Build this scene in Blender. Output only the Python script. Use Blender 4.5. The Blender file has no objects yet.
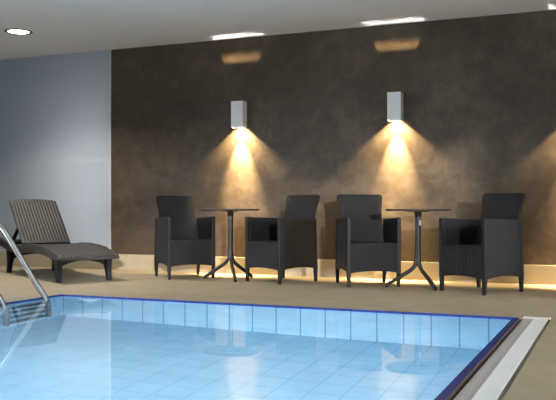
import bpy, bmesh, math, random
from mathutils import Vector, Matrix

random.seed(4)
S = bpy.context.scene
COL = S.collection
R = math.radians

# ------------------------------------------------------------------ camera
cam_data = bpy.data.cameras.new('camera')
cam = bpy.data.objects.new('camera', cam_data)
COL.objects.link(cam)
cam_data.sensor_width = 36.0
cam_data.lens = 807.0 / 556.0 * 36.0
cam_data.shift_y = 8.0 / 556.0
cam_data.clip_start = 0.05
cam.location = (0.0, 0.0, 0.75)
cam.rotation_euler = (R(90), 0, math.atan2(0.389, 0.921))
S.camera = cam

# ------------------------------------------------------------------ world, exposure
W = bpy.data.worlds.new('outside')
S.world = W
W.use_nodes = True
bg = W.node_tree.nodes['Background']
bg.inputs[0].default_value = (0.54, 0.68, 0.78, 1)
bg.inputs[1].default_value = 0.60
S.view_settings.view_transform = 'Standard'
S.view_settings.look = 'None'
S.view_settings.exposure = 0.0
S.view_settings.gamma = 1.0
S.view_settings.use_curve_mapping = False
S.cycles.use_denoising = True
S.cycles.caustics_refractive = True
S.cycles.caustics_reflective = False
S.cycles.max_bounces = 10
S.cycles.sample_clamp_indirect = 4.0

# room limits (metres); the photographed wall is the plane y = WALL
WALL = 8.3
CEIL = 2.685
GLASS_X = -5.72           # where the plaster ends and the frosted glass begins
LEFT, RIGHT, FRONT = -9.4, 3.4, -8.0
POOL_X0, POOL_X1, POOL_Y1, POOL_Y0 = -4.46, -0.63, 5.72, -3.0
WATER = -0.012
DEPTH = -1.2


def area(name, loc, target, sx, sy, power, color, spread=180):
    d = bpy.data.lights.new(name, 'AREA')
    d.shape = 'RECTANGLE'
    d.size, d.size_y = sx, sy
    d.energy = power
    d.color = color
    d.spread = R(spread)
    o = bpy.data.objects.new(name, d)
    COL.objects.link(o)
    o.location = loc
    o.rotation_euler = (Vector(target) - Vector(loc)).to_track_quat('-Z', 'Y').to_euler()
    return o


# low sun through the long window in the right side wall, behind the photographer
sun_d = bpy.data.lights.new('low_sun', 'SUN')
sun_d.energy = 3.6
sun_d.angle = R(1.4)
sun_d.color = (1.0, 0.97, 0.93)
sun = bpy.data.objects.new('low_sun', sun_d)
COL.objects.link(sun)
sun.location = (9.0, -9.0, 4.0)
sun.rotation_euler = Vector((-0.53, 0.85, -math.tan(R(7.3)))).to_track_quat('-Z', 'Y').to_euler()
# soft daylight from the smaller windows in the side walls
area('daylight_right_window', (RIGHT - 0.06, 6.3, 1.25), (-3.5, 6.9, 0.2), 1.4, 1.0, 14, (0.78, 0.86, 1.0), 32)
area('daylight_left_window', (LEFT + 0.06, 1.6, 1.25), (-3.8, 7.2, 0.0), 1.4, 1.0, 24, (0.78, 0.86, 1.0), 30)
# added area light without a fixture, brightens the ceiling over the pool
area('added_ceiling_fill', (-1.6, 4.3, 1.85), (-1.6, 4.301, CEIL), 5.0, 1.4, 85, (0.92, 0.97, 1.0))
# unseen lights added under water along both long sides to brighten the basin
for i, (y, p) in enumerate(((2.7, 190), (0.7, 150), (-1.3, 110))):
    area('added_pool_fill', (POOL_X1 - 0.05, y, -0.22), (POOL_X1 - 1.6, y - 0.1, -1.2), 1.9, 0.12, p, (1.0, 0.93, 0.88))
for i, (y, p) in enumerate(((1.5, 430), (-0.6, 280))):
    area('added_pool_fill', (POOL_X0 + 0.05, y, -0.22), (POOL_X0 + 1.5, y + 0.1, -1.2), 1.9, 0.12, p, (1.0, 0.93, 0.88))

# ------------------------------------------------------------------ materials


def principled(name, color, rough=0.5, metallic=0.0, spec=0.5):
    m = bpy.data.materials.new(name)
    m.use_nodes = True
    b = m.node_tree.nodes['Principled BSDF']
    b.inputs['Base Color'].default_value = (*color, 1)
    b.inputs['Roughness'].default_value = rough
    b.inputs['Metallic'].default_value = metallic
    b.inputs['Specular IOR Level'].default_value = spec
    return m, m.node_tree, b


def N(t, typ, **kw):
    n = t.nodes.new(typ)
    for k, v in kw.items():
        setattr(n, k, v)
    return n


def ramp(t, fac, stops):
    r = N(t, 'ShaderNodeValToRGB')
    e = r.color_ramp.elements
    e[0].position, e[0].color = stops[0][0], (*stops[0][1], 1)
    e[1].position, e[1].color = stops[-1][0], (*stops[-1][1], 1)
    for p, c in stops[1:-1]:
        x = e.new(p)
        x.color = (*c, 1)
    t.links.new(fac, r.inputs[0])
    return r.outputs[0]


def noise(t, scale, detail=4, rough=0.55, vec=None, dist=0.0):
    n = N(t, 'ShaderNodeTexNoise')
    n.inputs['Scale'].default_value = scale
    n.inputs['Detail'].default_value = detail
    n.inputs['Roughness'].default_value = rough
    n.inputs['Distortion'].default_value = dist
    if vec is None:
        vec = N(t, 'ShaderNodeTexCoord').outputs['Object']
    t.links.new(vec, n.inputs['Vector'])
    return n.outputs['Fac']


def bump(t, b, height, strength, dist=0.01):
    n = N(t, 'ShaderNodeBump')
    n.inputs['Strength'].default_value = strength
    n.inputs['Distance'].default_value = dist
    t.links.new(height, n.inputs['Height'])
    t.links.new(n.outputs['Normal'], b.inputs['Normal'])


def mat_plaster():
    m, t, b = principled('brown_plaster', (0.12, 0.09, 0.06), 0.55, spec=0.3)
    big = noise(t, 1.3, 5, 0.55, dist=0.3)
    fine = noise(t, 7.0, 8, 0.74, dist=0.5)
    mx = N(t, 'ShaderNodeMath', operation='MULTIPLY_ADD')
    t.links.new(fine, mx.inputs[0])
    mx.inputs[1].default_value = 0.45
    hf = N(t, 'ShaderNodeMath', operation='MULTIPLY')
    t.links.new(big, hf.inputs[0])
    hf.inputs[1].default_value = 0.55
    t.links.new(hf.outputs[0], mx.inputs[2])
    c = ramp(t, mx.outputs[0], [(0.32, (0.030, 0.020, 0.0125)), (0.50, (0.062, 0.0425, 0.0265)), (0.68, (0.118, 0.086, 0.057))])
    t.links.new(c, b.inputs['Base Color'])
    bump(t, b, fine, 0.12, 0.01)
    return m


def mat_tile(name, c0, c1, grout, sx, sy, mortar, rough, axes='XY', offset=0.0, shift=(0, 0), bumpy=0.0, spec=0.5):
    m, t, b = principled(name, c0, rough, spec=spec)
    tc = N(t, 'ShaderNodeTexCoord')
    sep = N(t, 'ShaderNodeSeparateXYZ')
    t.links.new(tc.outputs['Object'], sep.inputs[0])
    cmb = N(t, 'ShaderNodeCombineXYZ')
    for i, a in enumerate(axes):
        ad = N(t, 'ShaderNodeMath', operation='ADD')
        t.links.new(sep.outputs['XYZ'.index(a)], ad.inputs[0])
        ad.inputs[1].default_value = shift[i]
        t.links.new(ad.outputs[0], cmb.inputs[i])
    br = N(t, 'ShaderNodeTexBrick')
    br.offset = offset
    br.inputs['Scale'].default_value = 1.0
    br.inputs['Brick Width'].default_value = sx
    br.inputs['Row Height'].default_value = sy
    br.inputs['Mortar Size'].default_value = mortar
    br.inputs['Mortar Smooth'].default_value = 0.2
    br.inputs['Color1'].default_value = (*c0, 1)
    br.inputs['Color2'].default_value = (*c1, 1)
    br.inputs['Mortar'].default_value = (*grout, 1)
    t.links.new(cmb.outputs[0], br.inputs['Vector'])
    nz = noise(t, 5.0, 5, 0.6)
    mm = N(t, 'ShaderNodeMix', data_type='RGBA', blend_type='MULTIPLY')
    mm.inputs['Factor'].default_value = 0.5
    t.links.new(br.outputs['Color'], mm.inputs[6])
    t.links.new(ramp(t, nz, [(0.3, (0.8, 0.8, 0.8)), (0.7, (1.1, 1.1, 1.1))]), mm.inputs[7])
    t.links.new(mm.outputs[2], b.inputs['Base Color'])
    if bumpy:
        bump(t, b, nz, bumpy, 0.004)
    return m


def mat_wicker():
    m, t, b = principled('charcoal_wicker', (0.01, 0.01, 0.01), 0.5, spec=0.22)
    tc = N(t, 'ShaderNodeTexCoord')
    w1 = N(t, 'ShaderNodeTexWave', wave_type='BANDS', bands_direction='Z')
    w1.inputs['Scale'].default_value = 38
    w2 = N(t, 'ShaderNodeTexWave', wave_type='BANDS', bands_direction='DIAGONAL')
    mp = N(t, 'ShaderNodeMapping')
    mp.inputs['Scale'].default_value = (1, 1, 0)
    t.links.new(tc.outputs['Object'], mp.inputs[0])
    t.links.new(mp.outputs[0], w2.inputs['Vector'])
    w2.inputs['Scale'].default_value = 26
    t.links.new(tc.outputs['Object'], w1.inputs['Vector'])
    mul = N(t, 'ShaderNodeMath', operation='ADD')
    t.links.new(w1.outputs['Fac'], mul.inputs[0])
    t.links.new(w2.outputs['Fac'], mul.inputs[1])
    c = ramp(t, mul.outputs[0], [(0.2, (0.003, 0.0028, 0.0029)), (0.9, (0.010, 0.0094, 0.0098))])
    t.links.new(c, b.inputs['Base Color'])
    bump(t, b, mul.outputs[0], 0.5, 0.003)
    return m


def mat_mottled(name, c0, c1, scale, rough, metallic=0.0, spec=0.5):
    m, t, b = principled(name, c0, rough, metallic, spec)
    t.links.new(ramp(t, noise(t, scale, 4), [(0.35, c0), (0.65, c1)]), b.inputs['Base Color'])
    return m


def mat_emit(name, color, strength):
    m = bpy.data.materials.new(name)
    m.use_nodes = True
    t = m.node_tree
    t.nodes.clear()
    e = N(t, 'ShaderNodeEmission')
    e.inputs[0].default_value = (*color, 1)
    e.inputs[1].default_value = strength
    t.links.new(e.outputs[0], N(t, 'ShaderNodeOutputMaterial').inputs[0])
    return m


def mat_frosted():
    m = bpy.data.materials.new('frosted_glass')
    m.use_nodes = True
    t = m.node_tree
    t.nodes.clear()
    d = N(t, 'ShaderNodeBsdfDiffuse')
    d.inputs[0].default_value = (0.38, 0.41, 0.44, 1)
    tr = N(t, 'ShaderNodeBsdfTranslucent')
    tr.inputs[0].default_value = (0.70, 0.735, 0.77, 1)
    g = N(t, 'ShaderNodeBsdfGlossy')
    g.inputs['Roughness'].default_value = 0.25
    a = N(t, 'ShaderNodeMixShader')
    a.inputs[0].default_value = 0.62
    t.links.new(d.outputs[0], a.inputs[1])
    t.links.new(tr.outputs[0], a.inputs[2])
    f = N(t, 'ShaderNodeFresnel')
    f.inputs[0].default_value = 1.4
    b = N(t, 'ShaderNodeMixShader')
    t.links.new(f.outputs[0], b.inputs[0])
    t.links.new(a.outputs[0], b.inputs[1])
    t.links.new(g.outputs[0], b.inputs[2])
    t.links.new(b.outputs[0], N(t, 'ShaderNodeOutputMaterial').inputs[0])
    return m


def mat_water():
    m, t, b = principled('pool_water', (0.93, 0.98, 1.0), 0.0)
    b.inputs['Transmission Weight'].default_value = 1.0
    b.inputs['IOR'].default_value = 1.333
    n = noise(t, 1.6, 2, 0.5)
    bump(t, b, n, 0.02, 0.02)
    return m


M = {}
M['plaster'] = mat_plaster()
M['ceiling'] = mat_mottled('white_ceiling_paint', (0.82, 0.82, 0.82), (0.84, 0.84, 0.84), 3, 0.9, spec=0.1)
M['paint'] = mat_mottled('pale_wall_paint', (0.55, 0.55, 0.54), (0.58, 0.58, 0.57), 3, 0.9, spec=0.1)
M['floor'] = mat_tile('beige_floor_tile', (0.36, 0.285, 0.185), (0.335, 0.264, 0.17), (0.27, 0.21, 0.135), 0.6, 0.3, 0.003, 0.55, 'XY', 0.0, (0.1, 0.02), 0.1, spec=0.15)
M['skirt'] = mat_tile('beige_skirting_tile', (0.36, 0.30, 0.205), (0.345, 0.288, 0.196), (0.30, 0.25, 0.17), 0.6, 0.6, 0.002, 0.5, 'XZ', 0.0, (0.1, 0.2))
POOLC = ((0.29, 0.52, 0.69), (0.28, 0.51, 0.68), (0.09, 0.26, 0.44))
M['pool_floor'] = mat_tile('pool_floor_tile', *POOLC[:2], (0.19, 0.41, 0.59), 0.2, 0.2, 0.005, 0.4, 'XY', 0.0, (0.63, -5.72))
M['pool_wall_y'] = mat_tile('pool_end_wall_tile', *POOLC, 0.2, 1.3, 0.006, 0.4, 'XZ', 0.0, (0.63, 1.25))
M['pool_wall_x'] = mat_tile('pool_side_wall_tile', *POOLC, 0.2, 1.3, 0.006, 0.4, 'YZ', 0.0, (-5.72, 1.25))
M['navy'] = mat_tile('navy_edge_tile', (0.016, 0.032, 0.17), (0.018, 0.034, 0.18), (0.005, 0.009, 0.05), 0.2, 0.2, 0.003, 0.25, 'XY', 0.0, (0.03, 0.03))
M['nosing'] = mat_mottled('brown_nosing', (0.12, 0.07, 0.065), (0.15, 0.09, 0.08), 20, 0.4)
M['slot'] = mat_mottled('dark_slot', (0.012, 0.011, 0.014), (0.016, 0.014, 0.016), 20, 0.6)
M['gutter'] = mat_mottled('grate_shade_grey', (0.40, 0.36, 0.32), (0.45, 0.40, 0.36), 6, 0.35)  # shade on the inner grating half, put into a grey colour
M['grate'] = mat_mottled('white_grate_plastic', (0.82, 0.78, 0.73), (0.86, 0.82, 0.77), 8, 0.4)
M['water'] = mat_water()
M['frosted'] = mat_frosted()
M['dots'] = mat_mottled('dot_film', (0.56, 0.57, 0.58), (0.60, 0.61, 0.62), 5, 0.6)
M['alu'] = mat_mottled('pale_aluminium', (0.62, 0.63, 0.62), (0.68, 0.69, 0.68), 10, 0.4, 0.4)
M['dark_trim'] = mat_mottled('grey_trim', (0.10, 0.10, 0.10), (0.13, 0.13, 0.13), 10, 0.5)
M['wicker'] = mat_wicker()
M['frame'] = mat_mottled('dark_frame', (0.006, 0.0058, 0.0058), (0.009, 0.0085, 0.0085), 20, 0.5, spec=0.2)
M['lounger'] = mat_mottled('grey_brown_resin', (0.028, 0.025, 0.021), (0.038, 0.034, 0.028), 30, 0.55, spec=0.25)
M['lounger_dark'] = mat_mottled('dark_resin', (0.006, 0.0058, 0.006), (0.009, 0.0085, 0.0087), 20, 0.5, spec=0.15)
M['table_metal'] = mat_mottled('charcoal_metal', (0.012, 0.0115, 0.0115), (0.016, 0.015, 0.0155), 30, 0.42, spec=0.3)
M['table_top'] = mat_mottled('dark_laminate', (0.030, 0.027, 0.025), (0.040, 0.036, 0.033), 12, 0.3)
M['clip'] = mat_mottled('grey_latch', (0.30, 0.30, 0.31), (0.36, 0.36, 0.37), 20, 0.4)
M['lamp_white'] = mat_mottled('white_lamp_enamel', (0.78, 0.73, 0.69), (0.80, 0.75, 0.71), 10, 0.45)
M['lamp_glow'] = mat_emit('warm_lamp_glow', (1.0, 0.78, 0.46), 14)
M['downlight_glow'] = mat_emit('white_lamp_glow', (0.95, 0.98, 1.0), 10)
M['steel'] = mat_mottled('brushed_steel', (0.36, 0.34, 0.32), (0.43, 0.41, 0.385), 40, 0.25, 1.0)
M['window_frame'] = mat_mottled('dark_window_frame', (0.05, 0.05, 0.05), (0.06, 0.06, 0.06), 10, 0.5)

# ------------------------------------------------------------------ mesh helpers


def box(bm, x0, x1, y0, y1, z0, z1, mi=0):
    v = [bm.verts.new(p) for p in ((x0, y0, z0), (x1, y0, z0), (x1, y1, z0), (x0, y1, z0),
                                   (x0, y0, z1), (x1, y0, z1), (x1, y1, z1), (x0, y1, z1))]
    out = []
    for q in ((3, 2, 1, 0), (4, 5, 6, 7), (0, 1, 5, 4), (1, 2, 6, 5), (2, 3, 7, 6), (3, 0, 4, 7)):
        f = bm.faces.new([v[i] for i in q])
        f.material_index = mi
        out.append(f)
    return out


def taper(bm, a, b, sa, sb):
    """square bar from point a to point b, half sizes (x, y) sa and sb"""
    lo = [bm.verts.new((a[0] + i * sa[0], a[1] + j * sa[1], a[2])) for i, j in ((-1, -1), (1, -1), (1, 1), (-1, 1))]
    hi = [bm.verts.new((b[0] + i * sb[0], b[1] + j * sb[1], b[2])) for i, j in ((-1, -1), (1, -1), (1, 1), (-1, 1))]
    bm.faces.new(lo[::-1])
    bm.faces.new(hi)
    for k in range(4):
        bm.faces.new((lo[k], lo[(k + 1) % 4], hi[(k + 1) % 4], hi[k]))


def strips(bm, rows, closed=False):
    """skin a list of equally long point rows; every row is a closed ring"""
    vs = [[bm.verts.new(p) for p in r] for r in rows]
    n = len(vs[0])
    for i in range(len(vs) - 1):
        for k in range(n):
            bm.faces.new((vs[i][k], vs[i][(k + 1) % n], vs[i + 1][(k + 1) % n], vs[i + 1][k]))
    if not closed:
        bm.faces.new(vs[0][::-1])
        bm.faces.new(vs[-1])


def smooth_path(pts, per=8):
    pts = [Vector(p) for p in pts]
    out = []
    for i in range(len(pts) - 1):
        p0 = pts[max(i - 1, 0)]
        p1, p2 = pts[i], pts[i + 1]
        p3 = pts[min(i + 2, len(pts) - 1)]
        for k in range(per):
            s = k / per
            out.append(0.5 * ((2 * p1) + (p2 - p0) * s + (2 * p0 - 5 * p1 + 4 * p2 - p3) * s * s + (3 * p1 - p0 - 3 * p2 + p3) * s ** 3))
    out.append(pts[-1])
    return out


def tube(bm, pts, r, n=14):
    rings = []
    for i, p in enumerate(pts):
        d = (pts[min(i + 1, len(pts) - 1)] - pts[max(i - 1, 0)]).normalized()
        if i == 0:
            a = d.orthogonal().normalized()
        else:
            a = (a - d * a.dot(d)).normalized()
        b = d.cross(a)
        rr = r[i] if isinstance(r, (list, tuple)) else r
        rings.append([p + (a * math.cos(2 * math.pi * k / n) + b * math.sin(2 * math.pi * k / n)) * rr for k in range(n)])
    strips(bm, rings)


def lathe(bm, prof, n=40, c=(0, 0)):
    """prof: (r, z) from bottom to top, both ends closed"""
    rings = [[(c[0] + r * math.cos(2 * math.pi * k / n), c[1] + r * math.sin(2 * math.pi * k / n), z) for k in range(n)] for r, z in prof]
    strips(bm, rings)


def obj(name, bm, mats, parent=None, bevel=0.0, smooth=False, autosmooth=None):
    bmesh.ops.recalc_face_normals(bm, faces=bm.faces[:])
    me = bpy.data.meshes.new(name)
    bm.to_mesh(me)
    bm.free()
    for m in (mats if isinstance(mats, (list, tuple)) else [mats]):
        me.materials.append(m)
    if smooth:
        me.polygons.foreach_set('use_smooth', [True] * len(me.polygons))
    if autosmooth is not None:
        me.polygons.foreach_set('use_smooth', [True] * len(me.polygons))
        me.set_sharp_from_angle(angle=R(autosmooth))
    o = bpy.data.objects.new(name, me)
    COL.objects.link(o)
    if parent:
        o.parent = parent
    if bevel:
        b = o.modifiers.new('bevel', 'BEVEL')
        b.width = bevel
        b.segments = 2
        b.limit_method = 'ANGLE'
        b.angle_limit = R(40)
    return o


def B():
    return bmesh.new()


def tag(o, label=None, cat=None, group=None, kind=None):
    if label:
        o['label'] = label
    if cat:
        o['category'] = cat
    if group:
        o['group'] = group
    if kind:
        o['kind'] = kind
    return o


def thing(name, label, cat, loc=(0, 0, 0), rz=0.0, group=None):
    o = bpy.data.objects.new(name, None)
    o.empty_display_size = 0.1
    COL.objects.link(o)
    o.location = loc
    o.rotation_euler = (0, 0, rz)
    return tag(o, label, cat, group)


def copy_tree(o, parent=None):
    c = o.copy()
    COL.objects.link(c)
    if parent:
        c.parent = parent
    for ch in list(o.children):
        copy_tree(ch, c)
    return c


def struct(name, bm, mats, label=None, parent=None, **kw):
    o = obj(name, bm, mats, parent, **kw)
    if parent is None:
        tag(o, label, None, None, 'structure')
    return o


# ------------------------------------------------------------------ the setting
bm = B()   # deck around the pool basin
t = 0.12
GX = -0.42               # outer edge of the overflow strip
box(bm, LEFT, RIGHT, POOL_Y1 + 0.0, WALL + 0.1, -t, 0)
box(bm, LEFT, RIGHT, FRONT, POOL_Y0, -t, 0)
box(bm, LEFT, POOL_X0, POOL_Y0, POOL_Y1, -t, 0)
box(bm, GX, RIGHT, POOL_Y0, POOL_Y1, -t, 0)
tag(struct('floor', bm, M['floor'], 'beige tiled pool deck'), cat='floor')

bm = B()
box(bm, LEFT, RIGHT, FRONT, WALL + 0.1, CEIL, CEIL + 0.12)
tag(struct('ceiling', bm, M['ceiling'], 'plain white ceiling above the pool hall'), cat='ceiling')

bm = B()
box(bm, GLASS_X, RIGHT, WALL, WALL + 0.1, 0.0, CEIL)
tag(struct('wall_back', bm, M['plaster'], 'mottled dark brown plaster wall behind the armchairs'), cat='wall')

bm = B()
box(bm, LEFT, RIGHT, WALL - 0.015, WALL - 0.0005, 0.0005, 0.19)
tag(struct('baseboard_back', bm, M['skirt'], 'beige tile skirting along the foot of the back wall', bevel=0.002), cat='baseboard')

# frosted glass wall on the left
bm = B()
box(bm, LEFT, GLASS_X - 0.03, WALL + 0.002, WALL + 0.014, 0.0, CEIL)
gl = tag(struct('window_1', bm, M['frosted'], 'tall frosted bluish glass wall beside the brown plaster'), cat='glass wall')
bm = B()
box(bm, GLASS_X - 0.03, GLASS_X - 0.0005, WALL - 0.006, WALL + 0.05, 0.19, CEIL - 0.001)
struct('window_frame', bm, M['alu'], parent=gl)
bm = B()
x = GLASS_X - 0.065
while x > LEFT + 0.1:
    vs = [bm.verts.new((x + 0.019 * math.cos(a), WALL + 0.0012, 1.335 + 0.019 * math.sin(a))) for a in [k * math.pi / 6 for k in range(12)]]
    vb = [bm.verts.new((v.co.x, WALL + 0.0022, v.co.z)) for v in vs]
    bm.faces.new(vs)
    bm.faces.new(vb[::-1])
    for k in range(12):
        bm.faces.new((vs[k], vs[(k + 1) % 12], vb[(k + 1) % 12], vb[k]))
    x -= 0.108
struct('dot_marking', bm, M['dots'], parent=gl)
# unseen light added behind the frosted glass to brighten its right part
cl = bpy.data.lights.new('added_glass_backlight', 'AREA')
cl.shape = 'RECTANGLE'
cl.size, cl.size_y = 0.7, 2.2
cl.energy = 40
cl.color = (1.0, 0.91, 0.89)
clo = bpy.data.objects.new('added_glass_backlight', cl)
COL.objects.link(clo)
clo.location = (-6.05, WALL + 0.8, 0.9)
clo.rotation_euler = (R(-90), 0, 0)

# walls outside the picture
bm = B()
box(bm, LEFT - 0.1, LEFT, FRONT, 0.8, 0, CEIL)
box(bm, LEFT - 0.1, LEFT, 2.4, WALL + 0.1, 0, CEIL)
box(bm, LEFT - 0.1, LEFT, 0.8, 2.4, 0, 0.65)
box(bm, LEFT - 0.1, LEFT, 0.8, 2.4, 1.85, CEIL)
tag(struct('wall_left', bm, M['paint'], 'pale side wall left of the picture'), cat='wall')
bm = B()      # right wall with two window openings
openings = [(-7.0, 0.8, 0.30, 2.62), (5.4, 7.2, 0.65, 1.95)]
ya = FRONT
for y0, y1, z0, z1 in openings:
    box(bm, RIGHT, RIGHT + 0.1, ya, y0, 0, CEIL)
    box(bm, RIGHT, RIGHT + 0.1, y0, y1, 0, z0)
    box(bm, RIGHT, RIGHT + 0.1, y0, y1, z1, CEIL)
    ya = y1
box(bm, RIGHT, RIGHT + 0.1, ya, WALL + 0.1, 0, CEIL)
tag(struct('wall_right', bm, M['paint'], 'pale side wall right of the picture'), cat='wall')
for k, (y0, y1, z0, z1) in enumerate(openings):
    bm = B()
    for a, b_, c, d in ((y0, y1, z0, z0 + .04), (y0, y1, z1 - .04, z1), (y0, y0 + .04, z0 + .04, z1 - .04), (y1 - .04, y1, z0 + .04, z1 - .04)):
        box(bm, RIGHT + 0.01, RIGHT + 0.08, a, b_, c, d)
    tag(struct('window_%d' % (k + 2), bm, M['window_frame'], ('long window in the right side wall behind the photographer', 'small window in the right side wall near the armchairs')[k]), cat='window')
bm = B()
box(bm, LEFT, RIGHT, FRONT - 0.1, FRONT, 0, CEIL)
tag(struct('wall_front', bm, M['paint'], 'pale wall behind the photographer'), cat='wall')

# ---- pool basin
bm = B()
w = 0.15
box(bm, POOL_X0 - w, POOL_X1 + w, POOL_Y0 - w, POOL_Y1 + w, DEPTH - 0.1, DEPTH, 0)
for q in ((POOL_X0 - w, POOL_X1 + w, POOL_Y1 + 0.0, POOL_Y1 + w), (POOL_X0 - w, POOL_X1 + w, POOL_Y0 - w, POOL_Y0)):
    box(bm, *q, DEPTH, -t - 0.001, 1)
box(bm, POOL_X0, POOL_X1, POOL_Y1, POOL_Y1 + 0.02, -t - 0.001, -0.036, 1)
for q in ((POOL_X0 - w, POOL_X0), (POOL_X1, POOL_X1 + w)):
    box(bm, *q, POOL_Y0, POOL_Y1, DEPTH, -t - 0.001, 2)
# the upper wall faces, flush in front of the deck edge
bm2 = B()
box(bm2, POOL_X0, POOL_X1, POOL_Y1 - 0.004, POOL_Y1 - 0.0005, DEPTH + 0.001, -0.036, 1)
box(bm2, POOL_X0, POOL_X1, POOL_Y0 + 0.0005, POOL_Y0 + 0.004, DEPTH + 0.001, -0.036, 1)
box(bm2, POOL_X0 + 0.0005, POOL_X0 + 0.004, POOL_Y0, POOL_Y1, DEPTH + 0.001, -0.036, 2)
box(bm2, POOL_X1 - 0.004, POOL_X1 - 0.0005, POOL_Y0, POOL_Y1, DEPTH + 0.001, -0.036, 2)
bm.free()
box(bm2, POOL_X0 - w, POOL_X1 + w, POOL_Y0 - w, POOL_Y1 + w, DEPTH - 0.1, DEPTH, 0)
struct('pool_basin', bm2, [M['pool_floor'], M['pool_wall_y'], M['pool_wall_x']], 'light blue tiled pool basin under the water')

bm = B()      # navy edge tiles, a ring around the water line
e = 0.042
box(bm, POOL_X0, POOL_X1, POOL_Y1 - 0.012, POOL_Y1 - 0.0005, -0.036, 0.0015)
box(bm, POOL_X0, POOL_X0 + 0.012, POOL_Y0, POOL_Y1 - 0.012, -0.036, 0.0015)
box(bm, POOL_X1 - e, POOL_X1, POOL_Y0, POOL_Y1 - 0.012, -0.036, -0.006)
box(bm, POOL_X0, POOL_X1, POOL_Y0, POOL_Y0 + 0.012, -0.036, 0.0015)
struct('trim_1', bm, M['navy'], 'narrow navy blue tile edge around the water')

bm = B()
xs0, xs1, ys0, ys1 = POOL_X0 + 0.012, POOL_X1 - e + 0.004, POOL_Y0 + 0.012, POOL_Y1 - 0.012
f = [bm.verts.new(p) for p in ((xs0, ys0, WATER), (xs1, ys0, WATER), (xs1, ys1, WATER), (xs0, ys1, WATER))]
bm.faces.new(f)
wo = obj('pool_water', bm, M['water'])
tag(wo, 'clear still blue water filling the tiled pool', 'water', None, 'stuff')

# ---- overflow gutter on the right of the pool
bm = B()
box(bm, POOL_X1 + 0.0005, -0.621, POOL_Y0, POOL_Y1 - 0.001, -0.1, -0.003, 0)   # brown nosing
box(bm, -0.621, -0.604, POOL_Y0, POOL_Y1 - 0.001, -0.1, -0.022, 1)    # dark slot
struct('trim_2', bm, [M['nosing'], M['slot']], 'brown nosing strip with dark slot along the right pool edge')
gt = thing('overflow_grating', 'long white ribbed overflow grating with inner half greyed for shade along the right pool edge', 'grating', (0, 0, 0))
bm = B()
rows = []
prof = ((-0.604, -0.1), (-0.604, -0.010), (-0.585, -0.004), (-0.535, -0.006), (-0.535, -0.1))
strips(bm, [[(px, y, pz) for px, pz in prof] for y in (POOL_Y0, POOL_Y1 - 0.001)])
obj('shaded_grate_half', bm, M['gutter'], gt)  # inner half of the grating, its grey stands in for shade
bm = B()
n = 7
wd = (GX - 0.0008 + 0.515) / n
for k in range(n):
    xa = -0.535 + k * wd
    prof = ((xa + 0.0003, -0.05), (xa + 0.0003, -0.003), (xa + 0.001, -0.002), (xa + wd - 0.001, -0.002), (xa + wd - 0.0003, -0.003), (xa + wd - 0.0003, -0.05))
    strips(bm, [[(px, y, pz) for px, pz in prof] for y in (POOL_Y0, POOL_Y1 - 0.001)])
obj('grate', bm, M['grate'], gt)
bm = B()
for k in range(11):
    xa = -0.60 + k * 0.0168
    box(bm, xa, xa + 0.009, POOL_Y1 - 0.02, POOL_Y1 + 0.06, 0.0003, 0.006)
obj('comb_end', bm, M['grate'], gt)

# ------------------------------------------------------------------ wall lamps
LW, LD, LH = 0.145, 0.115, 0.295
LZ = 1.66               # underside of the lamps


def make_lamp(name, label, group):
    root = thing(name, label, 'wall lamp', (0, 0, 0), 0, group)
    th = 0.006
    x, yb, yf = LW / 2, -0.001, -LD
    bm = B()
    box(bm, -x, x, yb - th, yb, 0, LH)
    box(bm, -x, x, yf, yf + th, 0, LH)
    box(bm, -x, -x + th, yf + th, yb - th, 0, LH)
    box(bm, x - th, x, yf + th, yb - th, 0, LH)
    obj('housing', bm, M['lamp_white'], root)
    bm = B()             # top plate with a slit for the upward light
    cy = -LD / 2
    zt0, zt1 = LH - 0.0095, LH - 0.008
    xi, xw = x - th, 0.047
    yu, yr = -0.066, -0.030      # the ceiling lamp in front, the band lamp in the rear chamber
    edges = [yf + th, yu - 0.026, yu - 0.018, yu - 0.0165, yu - 0.009, yu - 0.0075, yu + 0.004, yr + 0.0057, yr + 0.0064, yb - th]
    for a, b in zip(edges[0::2], edges[1::2]):      # bars with slots between them
        box(bm, -xw, xw, a, b, zt0, zt1)
    box(bm, -xi, xi, -0.043, -0.040, 0.13, zt0)      # partition between the chambers
    box(bm, -xi, -xw, yf + th, yb - th, zt0, zt1)
    box(bm, xw, xi, yf + th, yb - th, zt0, zt1)
    obj('slit_plate', bm, M['frame'], root)
    bm = B()             # reflector carrier in the middle
    box(bm, -xi, xi, yf + th, yb - th, 0.12, 0.13)
    obj('carrier', bm, M['frame'], root)
    bm = B()
    cd = -LD + 0.028      # the downward lamp sits towards the front
    lathe(bm, [(0.016, 0.070), (0.019, 0.074), (0.019, 0.1195)], 24, (0, cd))
    obj('lens', bm, M['lamp_glow'], root, autosmooth=40)
    for nm, z, rot, size, blend, power, rad in (
            ('lamp_light_wide', 0.055, 0, 128, 0.8, 190, 0.006),
            ('lamp_light_narrow', 0.055, 2, 44, 1.0, 60, 0.006),
            ('lamp_light_column', 0.055, 5, 46, 1.0, 1500, 0.006),
            ('lamp_light_band', LH - 0.008 - 0.13, 180, 60, 0.1, 2000, 0.0006),
            ('lamp_light_up', LH - 0.008 - 0.13, 180, 70, 0.2, 45, 0.0015)):
        d = bpy.data.lights.new(nm, 'SPOT')
        d.energy = power
        d.color = (1.0, 0.77, 0.41) if 'up' not in nm else (1.0, 0.94, 0.86)
        d.spot_size = R(size)
        d.spot_blend = blend
        d.shadow_soft_size = rad
        o = bpy.data.objects.new(nm, d)
        COL.objects.link(o)
        o.parent = root
        o.location = (0, -LD + 0.0175 if rot < 90 else (yr if 'band' in nm else yu), z)
        o.rotation_euler = (R(rot), 0, 0)
    return root


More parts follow.
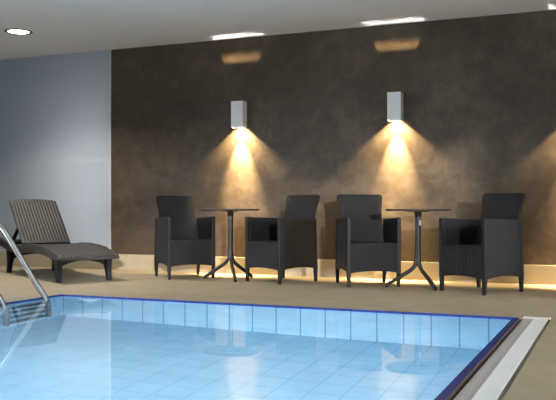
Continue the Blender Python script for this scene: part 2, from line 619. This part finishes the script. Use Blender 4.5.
lamps = [('white box wall lamp left of centre, above the left round table', -3.96),
         ('white box wall lamp right of centre, above the right round table', -2.15),
         ('white box wall lamp at the far right end of the brown wall', -0.31)]
l0 = make_lamp('wall_lamp', lamps[0][0], 'white box lamps on the brown wall')
for k, (lab, x) in enumerate(lamps):
    o = l0 if k == 0 else copy_tree(l0)
    o.location = (x, WALL, LZ)
    o['label'] = lab

# ------------------------------------------------------------------ ceiling downlight
dl = thing('ceiling_downlight', 'round recessed white downlight in the ceiling above the sun lounger', 'ceiling light', (-6.06, 7.04, CEIL))
bm = B()
n = 32
rings = []
for r, z in ((0.150, -0.0005), (0.150, -0.006), (0.128, -0.011), (0.112, -0.004), (0.112, -0.0005)):
    rings.append([(r * math.cos(2 * math.pi * k / n), r * math.sin(2 * math.pi * k / n), z) for k in range(n)])
rings.append(rings[0])
strips(bm, rings, closed=True)
obj('trim_ring', bm, M['dark_trim'], dl, autosmooth=40)
bm = B()
lathe(bm, [(0.03, -0.016), (0.075, -0.012), (0.1115, -0.004), (0.1115, -0.0008)], 32)
obj('lens', bm, M['downlight_glow'], dl, autosmooth=40)

d = bpy.data.lights.new('downlight_light', 'SPOT')
d.energy = 260
d.color = (1.0, 0.95, 0.88)
d.spot_size = R(120)
d.spot_blend = 0.7
d.shadow_soft_size = 0.06
o = bpy.data.objects.new('downlight_light', d)
COL.objects.link(o)
o.parent = dl
o.location = (0, 0, -0.08)

# ------------------------------------------------------------------ round tables


def make_table(name, label, group, a0):
    root = thing(name, label, 'table', (0, 0, 0), 0, group)
    bm = B()
    lathe(bm, [(0.290, 0.722), (0.303, 0.727), (0.306, 0.736), (0.302, 0.741)], 64)
    obj('tabletop', bm, M['table_top'], root, autosmooth=30)
    bm = B()
    lathe(bm, [(0.025, 0.20), (0.027, 0.23), (0.027, 0.66), (0.027, 0.665)], 24)
    obj('column', bm, M['table_metal'], root, autosmooth=40)
    bm = B()
    lathe(bm, [(0.030, 0.665), (0.032, 0.668), (0.032, 0.710), (0.11, 0.715), (0.11, 0.7215)], 32)
    obj('top_bracket', bm, M['frame'], root, autosmooth=35)
    for k in range(3):
        a = R(a0 + 120 * k)
        c, s = math.cos(a), math.sin(a)
        path = [(0.008, 0.34), (0.012, 0.275), (0.028, 0.215), (0.062, 0.17), (0.14, 0.117), (0.22, 0.066), (0.295, 0.0195)]
        pts = smooth_path([(r * c, r * s, z) for r, z in path], 6)
        bm = B()
        nn = len(pts)
        tube(bm, pts, [0.021 - 0.004 * i / nn for i in range(nn)], 12)
        lg = obj('leg', bm, M['table_metal'], root, autosmooth=50)
        bm = B()
        lathe(bm, [(0.014, 0.0005), (0.016, 0.004), (0.016, 0.016)], 16, (0.292 * c, 0.292 * s))
        obj('foot_glide', bm, M['frame'], lg, autosmooth=40)
    return root


t1 = make_table('round_table', 'round dark pedestal table at left, between the first and second armchairs', 'round bistro tables by the wall', 186)
t1.location = (-3.755, 7.61, 0)
t2 = make_table('round_table', 'round dark pedestal table at right with small grey latch on its column', 'round bistro tables by the wall', 195)
t2.location = (-1.744, 7.52, 0)
bm = B()
box(bm, 0.018, 0.032, -0.034, -0.014, 0.585, 0.635)
la = obj('latch', bm, M['clip'], t2, bevel=0.003)
la['label'] = 'small grey latch'

# ------------------------------------------------------------------ wicker armchairs


def arch(a, b, z_end, z_mid, n=12):
    return [(a + (b - a) * k / n, z_end + (z_mid - z_end) * (1 - (2 * k / n - 1) ** 2)) for k in range(n + 1)]


def panel(bm, top, bottom, place, t0, t1):
    """a slab whose lower edge is an arch and whose upper edge is a line; columns of quads"""
    rows = []
    for (s, zb), zt in zip(bottom, top):
        rows.append([place(s, t0, zb), place(s, t1, zb), place(s, t1, zt), place(s, t0, zt)])
    strips(bm, rows)


def lean(z):
    return 0.208 + (max(z - 0.5, 0) * 0.29)


def rake(y, z):
    return y - 0.034 * min(z / 0.66, 1) * max(0.0, y) / 0.27


def make_armchair(name, label, group):
    root = thing(name, label, 'armchair', (0, 0, 0), 0, group)
    wk = M['wicker']
    HX, FY, RY = 0.262, -0.268, 0.272
    bm = B()
    # seat, slightly crowned
    rows = []
    for i in range(9):
        x = -0.222 + 0.444 * i / 8
        z = 0.418 + 0.006 * (1 - (2 * i / 8 - 1) ** 2)
        rows.append([(x, FY + 0.012, 0.385), (x, 0.205, 0.385), (x, 0.205, z - 0.01), (x, FY + 0.02, z), (x, FY + 0.012, z - 0.006)])
    strips(bm, rows)
    obj('seat', bm, wk, root)
    bm = B()
    bot = arch(-0.226, 0.226, 0.136, 0.153, 14)
    panel(bm, [0.412] * 15, bot, lambda s, tt, z: (s, tt, z), FY + 0.004, FY + 0.03)
    obj('front_panel', bm, wk, root)
    for sx in (-1, 1):
        bm = B()
        bot = arch(FY + 0.036, RY - 0.036, 0.136, 0.156, 14)
        top = [0.658 - 0.016 * ((s - FY) / (RY - FY)) for s, z in bot]
        panel(bm, top, bot, lambda s, tt, z: (sx * tt, rake(s, z), z), 0.226, HX - 0.003)
        ar = obj('armrest', bm, wk, root, bevel=0.006)
    # backrest: lower part between the arms, upper part flared with round corners
    bm = B()
    rows = []
    def ring(z, hw, hw2=None):
        y = lean(z)
        th = 0.030
        k = 9
        front = [(hw * (2 * i / (k - 1) - 1), y + 0.010 * (1 - (2 * i / (k - 1) - 1) ** 2) - th / 2, z) for i in range(k)]
        back = [(p[0], p[1] + th, z) for p in front[::-1]]
        return front + back
    for z, hw in ((0.15, 0.224), (0.30, 0.224), (0.45, 0.222), (0.60, 0.216), (0.655, 0.212), (0.70, 0.212), (0.76, 0.219), (0.81, 0.227), (0.85, 0.233), (0.868, 0.232), (0.881, 0.224), (0.888, 0.208)):
        rows.append(ring(z, hw))
    strips(bm, rows)
    obj('backrest', bm, wk, root, autosmooth=40)
    for sx in (-1, 1):
        for yy, top in ((FY + 0.018, 0.660), (RY - 0.018, 0.644)):
            bm = B()
            taper(bm, (sx * (HX - 0.022), yy, 0.0005), (sx * (HX - 0.018), rake(yy, 0.14), 0.14), (0.014, 0.014), (0.0185, 0.0185))
            taper(bm, (sx * (HX - 0.018), rake(yy, 0.14), 0.14), (sx * (HX - 0.018), rake(yy, top), top), (0.0185, 0.0185), (0.0185, 0.0185))
            bmesh.ops.remove_doubles(bm, verts=bm.verts[:], dist=0.0001)
            obj('leg', bm, M['frame'], root, bevel=0.005)
    return root


chairs = [((-4.343, 7.67), 47, 'charcoal wicker armchair at the left end of the row, nearest the sun lounger'),
          ((-3.18, 7.62), -24, 'charcoal wicker armchair immediately right of the left round table'),
          ((-2.268, 7.61), 31, 'charcoal wicker armchair immediately left of the right round table'),
          ((-1.14, 7.40), -31, 'charcoal wicker armchair at the right end of the row, beyond the right round table')]
c0 = make_armchair('wicker_armchair', chairs[0][2], 'wicker armchairs along the brown wall')
for k, ((x, y), a, lab) in enumerate(chairs):
    o = c0 if k == 0 else copy_tree(c0)
    o.location = (x, y, 0)
    o.rotation_euler = (0, 0, R(a))
    o['label'] = lab

# ------------------------------------------------------------------ sun lounger
lo = thing('sun_lounger', 'dark ribbed resin sun lounger with raised back in front of the frosted glass', 'sun lounger',
           (-5.712, 7.246, 0), math.atan2(0.517, -0.856))
PROF = [(-0.925, 0.245), (-0.90, 0.268), (-0.85, 0.285), (-0.72, 0.308), (-0.60, 0.334), (-0.45, 0.348), (-0.2, 0.358), (0.0, 0.355), (0.25, 0.334), (0.45, 0.332), (0.7, 0.350), (1.02, 0.395)]


def prof_z(x):
    for (a, za), (b, zb) in zip(PROF, PROF[1:]):
        if x <= b:
            s = (x - a) / (b - a)
            s = s * s * (3 - 2 * s) * 0.5 + s * 0.5
            return za + (zb - za) * s
    return PROF[-1][1]


def corrug(i, n):
    return 0.006 * (0.5 - 0.5 * math.cos(2 * math.pi * i / n))


RIB, PER = 15, 6
bm = B()
rows = []
xs = [-0.925, -0.92, -0.91, -0.90, -0.88, -0.86, -0.82, -0.74, -0.65, -0.55, -0.45, -0.35, -0.25, -0.15, -0.05, 0.05, 0.15, 0.25, 0.33]
for x in xs:
    z = prof_z(x)
    top = []
    for i in range(RIB * PER + 1):
        y = -0.285 + 0.57 * i / (RIB * PER)
        top.append((x, y, z - 0.006 + corrug(i, PER)))
    rows.append(top + [(x, 0.285, z - (0.045 if x > -0.9 else 0.02)), (x, -0.285, z - (0.045 if x > -0.9 else 0.02))])
strips(bm, rows)
obj('seat', bm, M['lounger'], lo, autosmooth=60)
for sy in (-1, 1):
    bm = B()
    rows = []
    for i in range(60):
        x = -0.925 + 1.945 * i / 59
        z = prof_z(x)
        d = 0.02 + 0.065 * min(1.0, (x + 0.925) / 0.22) ** 0.7
        sec = [(0.286, z - d), (0.286, z + 0.002), (0.296, z + 0.010), (0.316, z + 0.008), (0.326, z - 0.004), (0.324, z - d + 0.012), (0.314, z - d)]
        rows.append([(x, sy * a, b_) for a, b_ in sec])
    strips(bm, rows)
    obj('side_rail', bm, M['lounger'], lo, autosmooth=45)
bm = B()     # backrest slab
H0, H1 = Vector((0.30, 0, 0.345)), Vector((0.765, 0, 0.825))
ax = (H1 - H0).normalized()
nr = Vector((-ax.z, 0, ax.x))
L = (H1 - H0).length
rows = []
for q in [0, 0.03, 0.1, 0.2, 0.3, 0.4, 0.5, 0.6, 0.7, 0.8, 0.9, 0.95, 1.0]:
    fr, bk = [], []
    for i in range(RIB * PER + 1):
        u = 2 * i / (RIB * PER) - 1
        hw = 0.268 - 0.006 * q
        ln = q * (L + 0.022 * (1 - u * u) - (0.02 * max(0, abs(u) - 0.9) / 0.1 if q > 0.9 else 0))
        c = H0 + ax * ln
        cr = corrug(i, PER) if 0.02 < q < 0.98 else 0.004
        fr.append(c + Vector((0, u * hw, 0)) + nr * (0.016 + cr))
        bk.append(c + Vector((0, u * hw, 0)) + nr * (-0.016))
    rows.append(fr + bk[::-1])
strips(bm, rows)
obj('backrest', bm, M['lounger'], lo, autosmooth=60)
for sy in (-1, 1):
    bm = B()   # edge bead of the backrest
    tube(bm, [H0 + ax * (L * k / 6) + Vector((0, sy * 0.268, 0)) for k in range(7)], 0.013, 8)
    be = obj('backrest_edge', bm, M['lounger'], lo, autosmooth=60)
bm = B()
for sy in (-1, 1):
    a = H0 + ax * (L * 0.5) + Vector((0, sy * 0.22, 0)) - nr * 0.02
    tube(bm, [a, Vector((0.83, sy * 0.22, 0.345))], 0.022, 8)
box(bm, 0.81, 0.85, -0.286, 0.286, 0.325, 0.355)
obj('back_support', bm, M['lounger_dark'], lo)
bm = B()
box(bm, 0.985, 1.02, -0.286, 0.286, 0.325, 0.375)
obj('head_rail', bm, M['lounger'], lo, bevel=0.006)
for sx in (-1, 1):
    for sy in (-1, 1):
        bm = B()
        pts = [(0.745, 0.262, 0.080, 0.030), (0.752, 0.21, 0.060, 0.030), (0.762, 0.12, 0.038, 0.026), (0.782, 0.03, 0.030, 0.024), (0.787, 0.0005, 0.030, 0.024)]
        rows = [[(sx * (x + i * a), sy * (0.262 + (0.30 - z) * 0.03) + j * b_, z) for i, j in ((-1, -1), (1, -1), (1, 1), (-1, 1))] for x, z, a, b_ in pts]
        rows = [[(p[0], p[1], p[2]) for p in r] for r in rows]
        strips(bm, rows)
        obj('leg', bm, M['lounger_dark'], lo, bevel=0.006)
    bm = B()
    bot = arch(-0.235, 0.235, 0.16, 0.212, 14)
    panel(bm, [0.26] * 15, bot, lambda s, tt, z: (sx * tt, s, z), 0.735, 0.765)
    obj('apron', bm, M['lounger_dark'], lo)

# ------------------------------------------------------------------ pool ladder
LX, YA, YB = POOL_X0 + 0.06, 4.94, 5.44
ld = thing('pool_ladder', 'stainless steel pool ladder with curved handrails at the left pool edge', 'pool ladder', (LX, (YA + YB) / 2, 0))
for yy in (YA, YB):
    d = yy - (YA + YB) / 2
    pts = [(0.03, -1.0), (0.03, -0.6), (0.02, -0.15), (0.0, -0.01), (-0.11, 0.13), (-0.27, 0.34), (-0.40, 0.51), (-0.47, 0.585), (-0.56, 0.625), (-0.66, 0.61), (-0.74, 0.55), (-0.78, 0.46), (-0.79, 0.30), (-0.79, 0.0008)]
    bm = B()
    tube(bm, smooth_path([(x, d, z) for x, z in pts], 6), 0.0245, 16)
    rl = obj('handrail', bm, M['steel'], ld, autosmooth=60)
    bm = B()
    lathe(bm, [(0.05, 0.0006), (0.05, 0.008), (0.03, 0.018), (0.024, 0.02)], 24, (-0.79, d))
    obj('flange', bm, M['steel'], rl, autosmooth=40)
for z in (-0.18, -0.42, -0.66, -0.90):
    bm = B()
    hy = 0.228
    box(bm, -0.03, 0.06, -hy, hy, z - 0.025, z - 0.008)
    for k in range(3):
        box(bm, -0.026 + 0.03 * k, -0.010 + 0.03 * k, -hy, hy, z - 0.008, z)
    obj('tread', bm, M['steel'], ld)
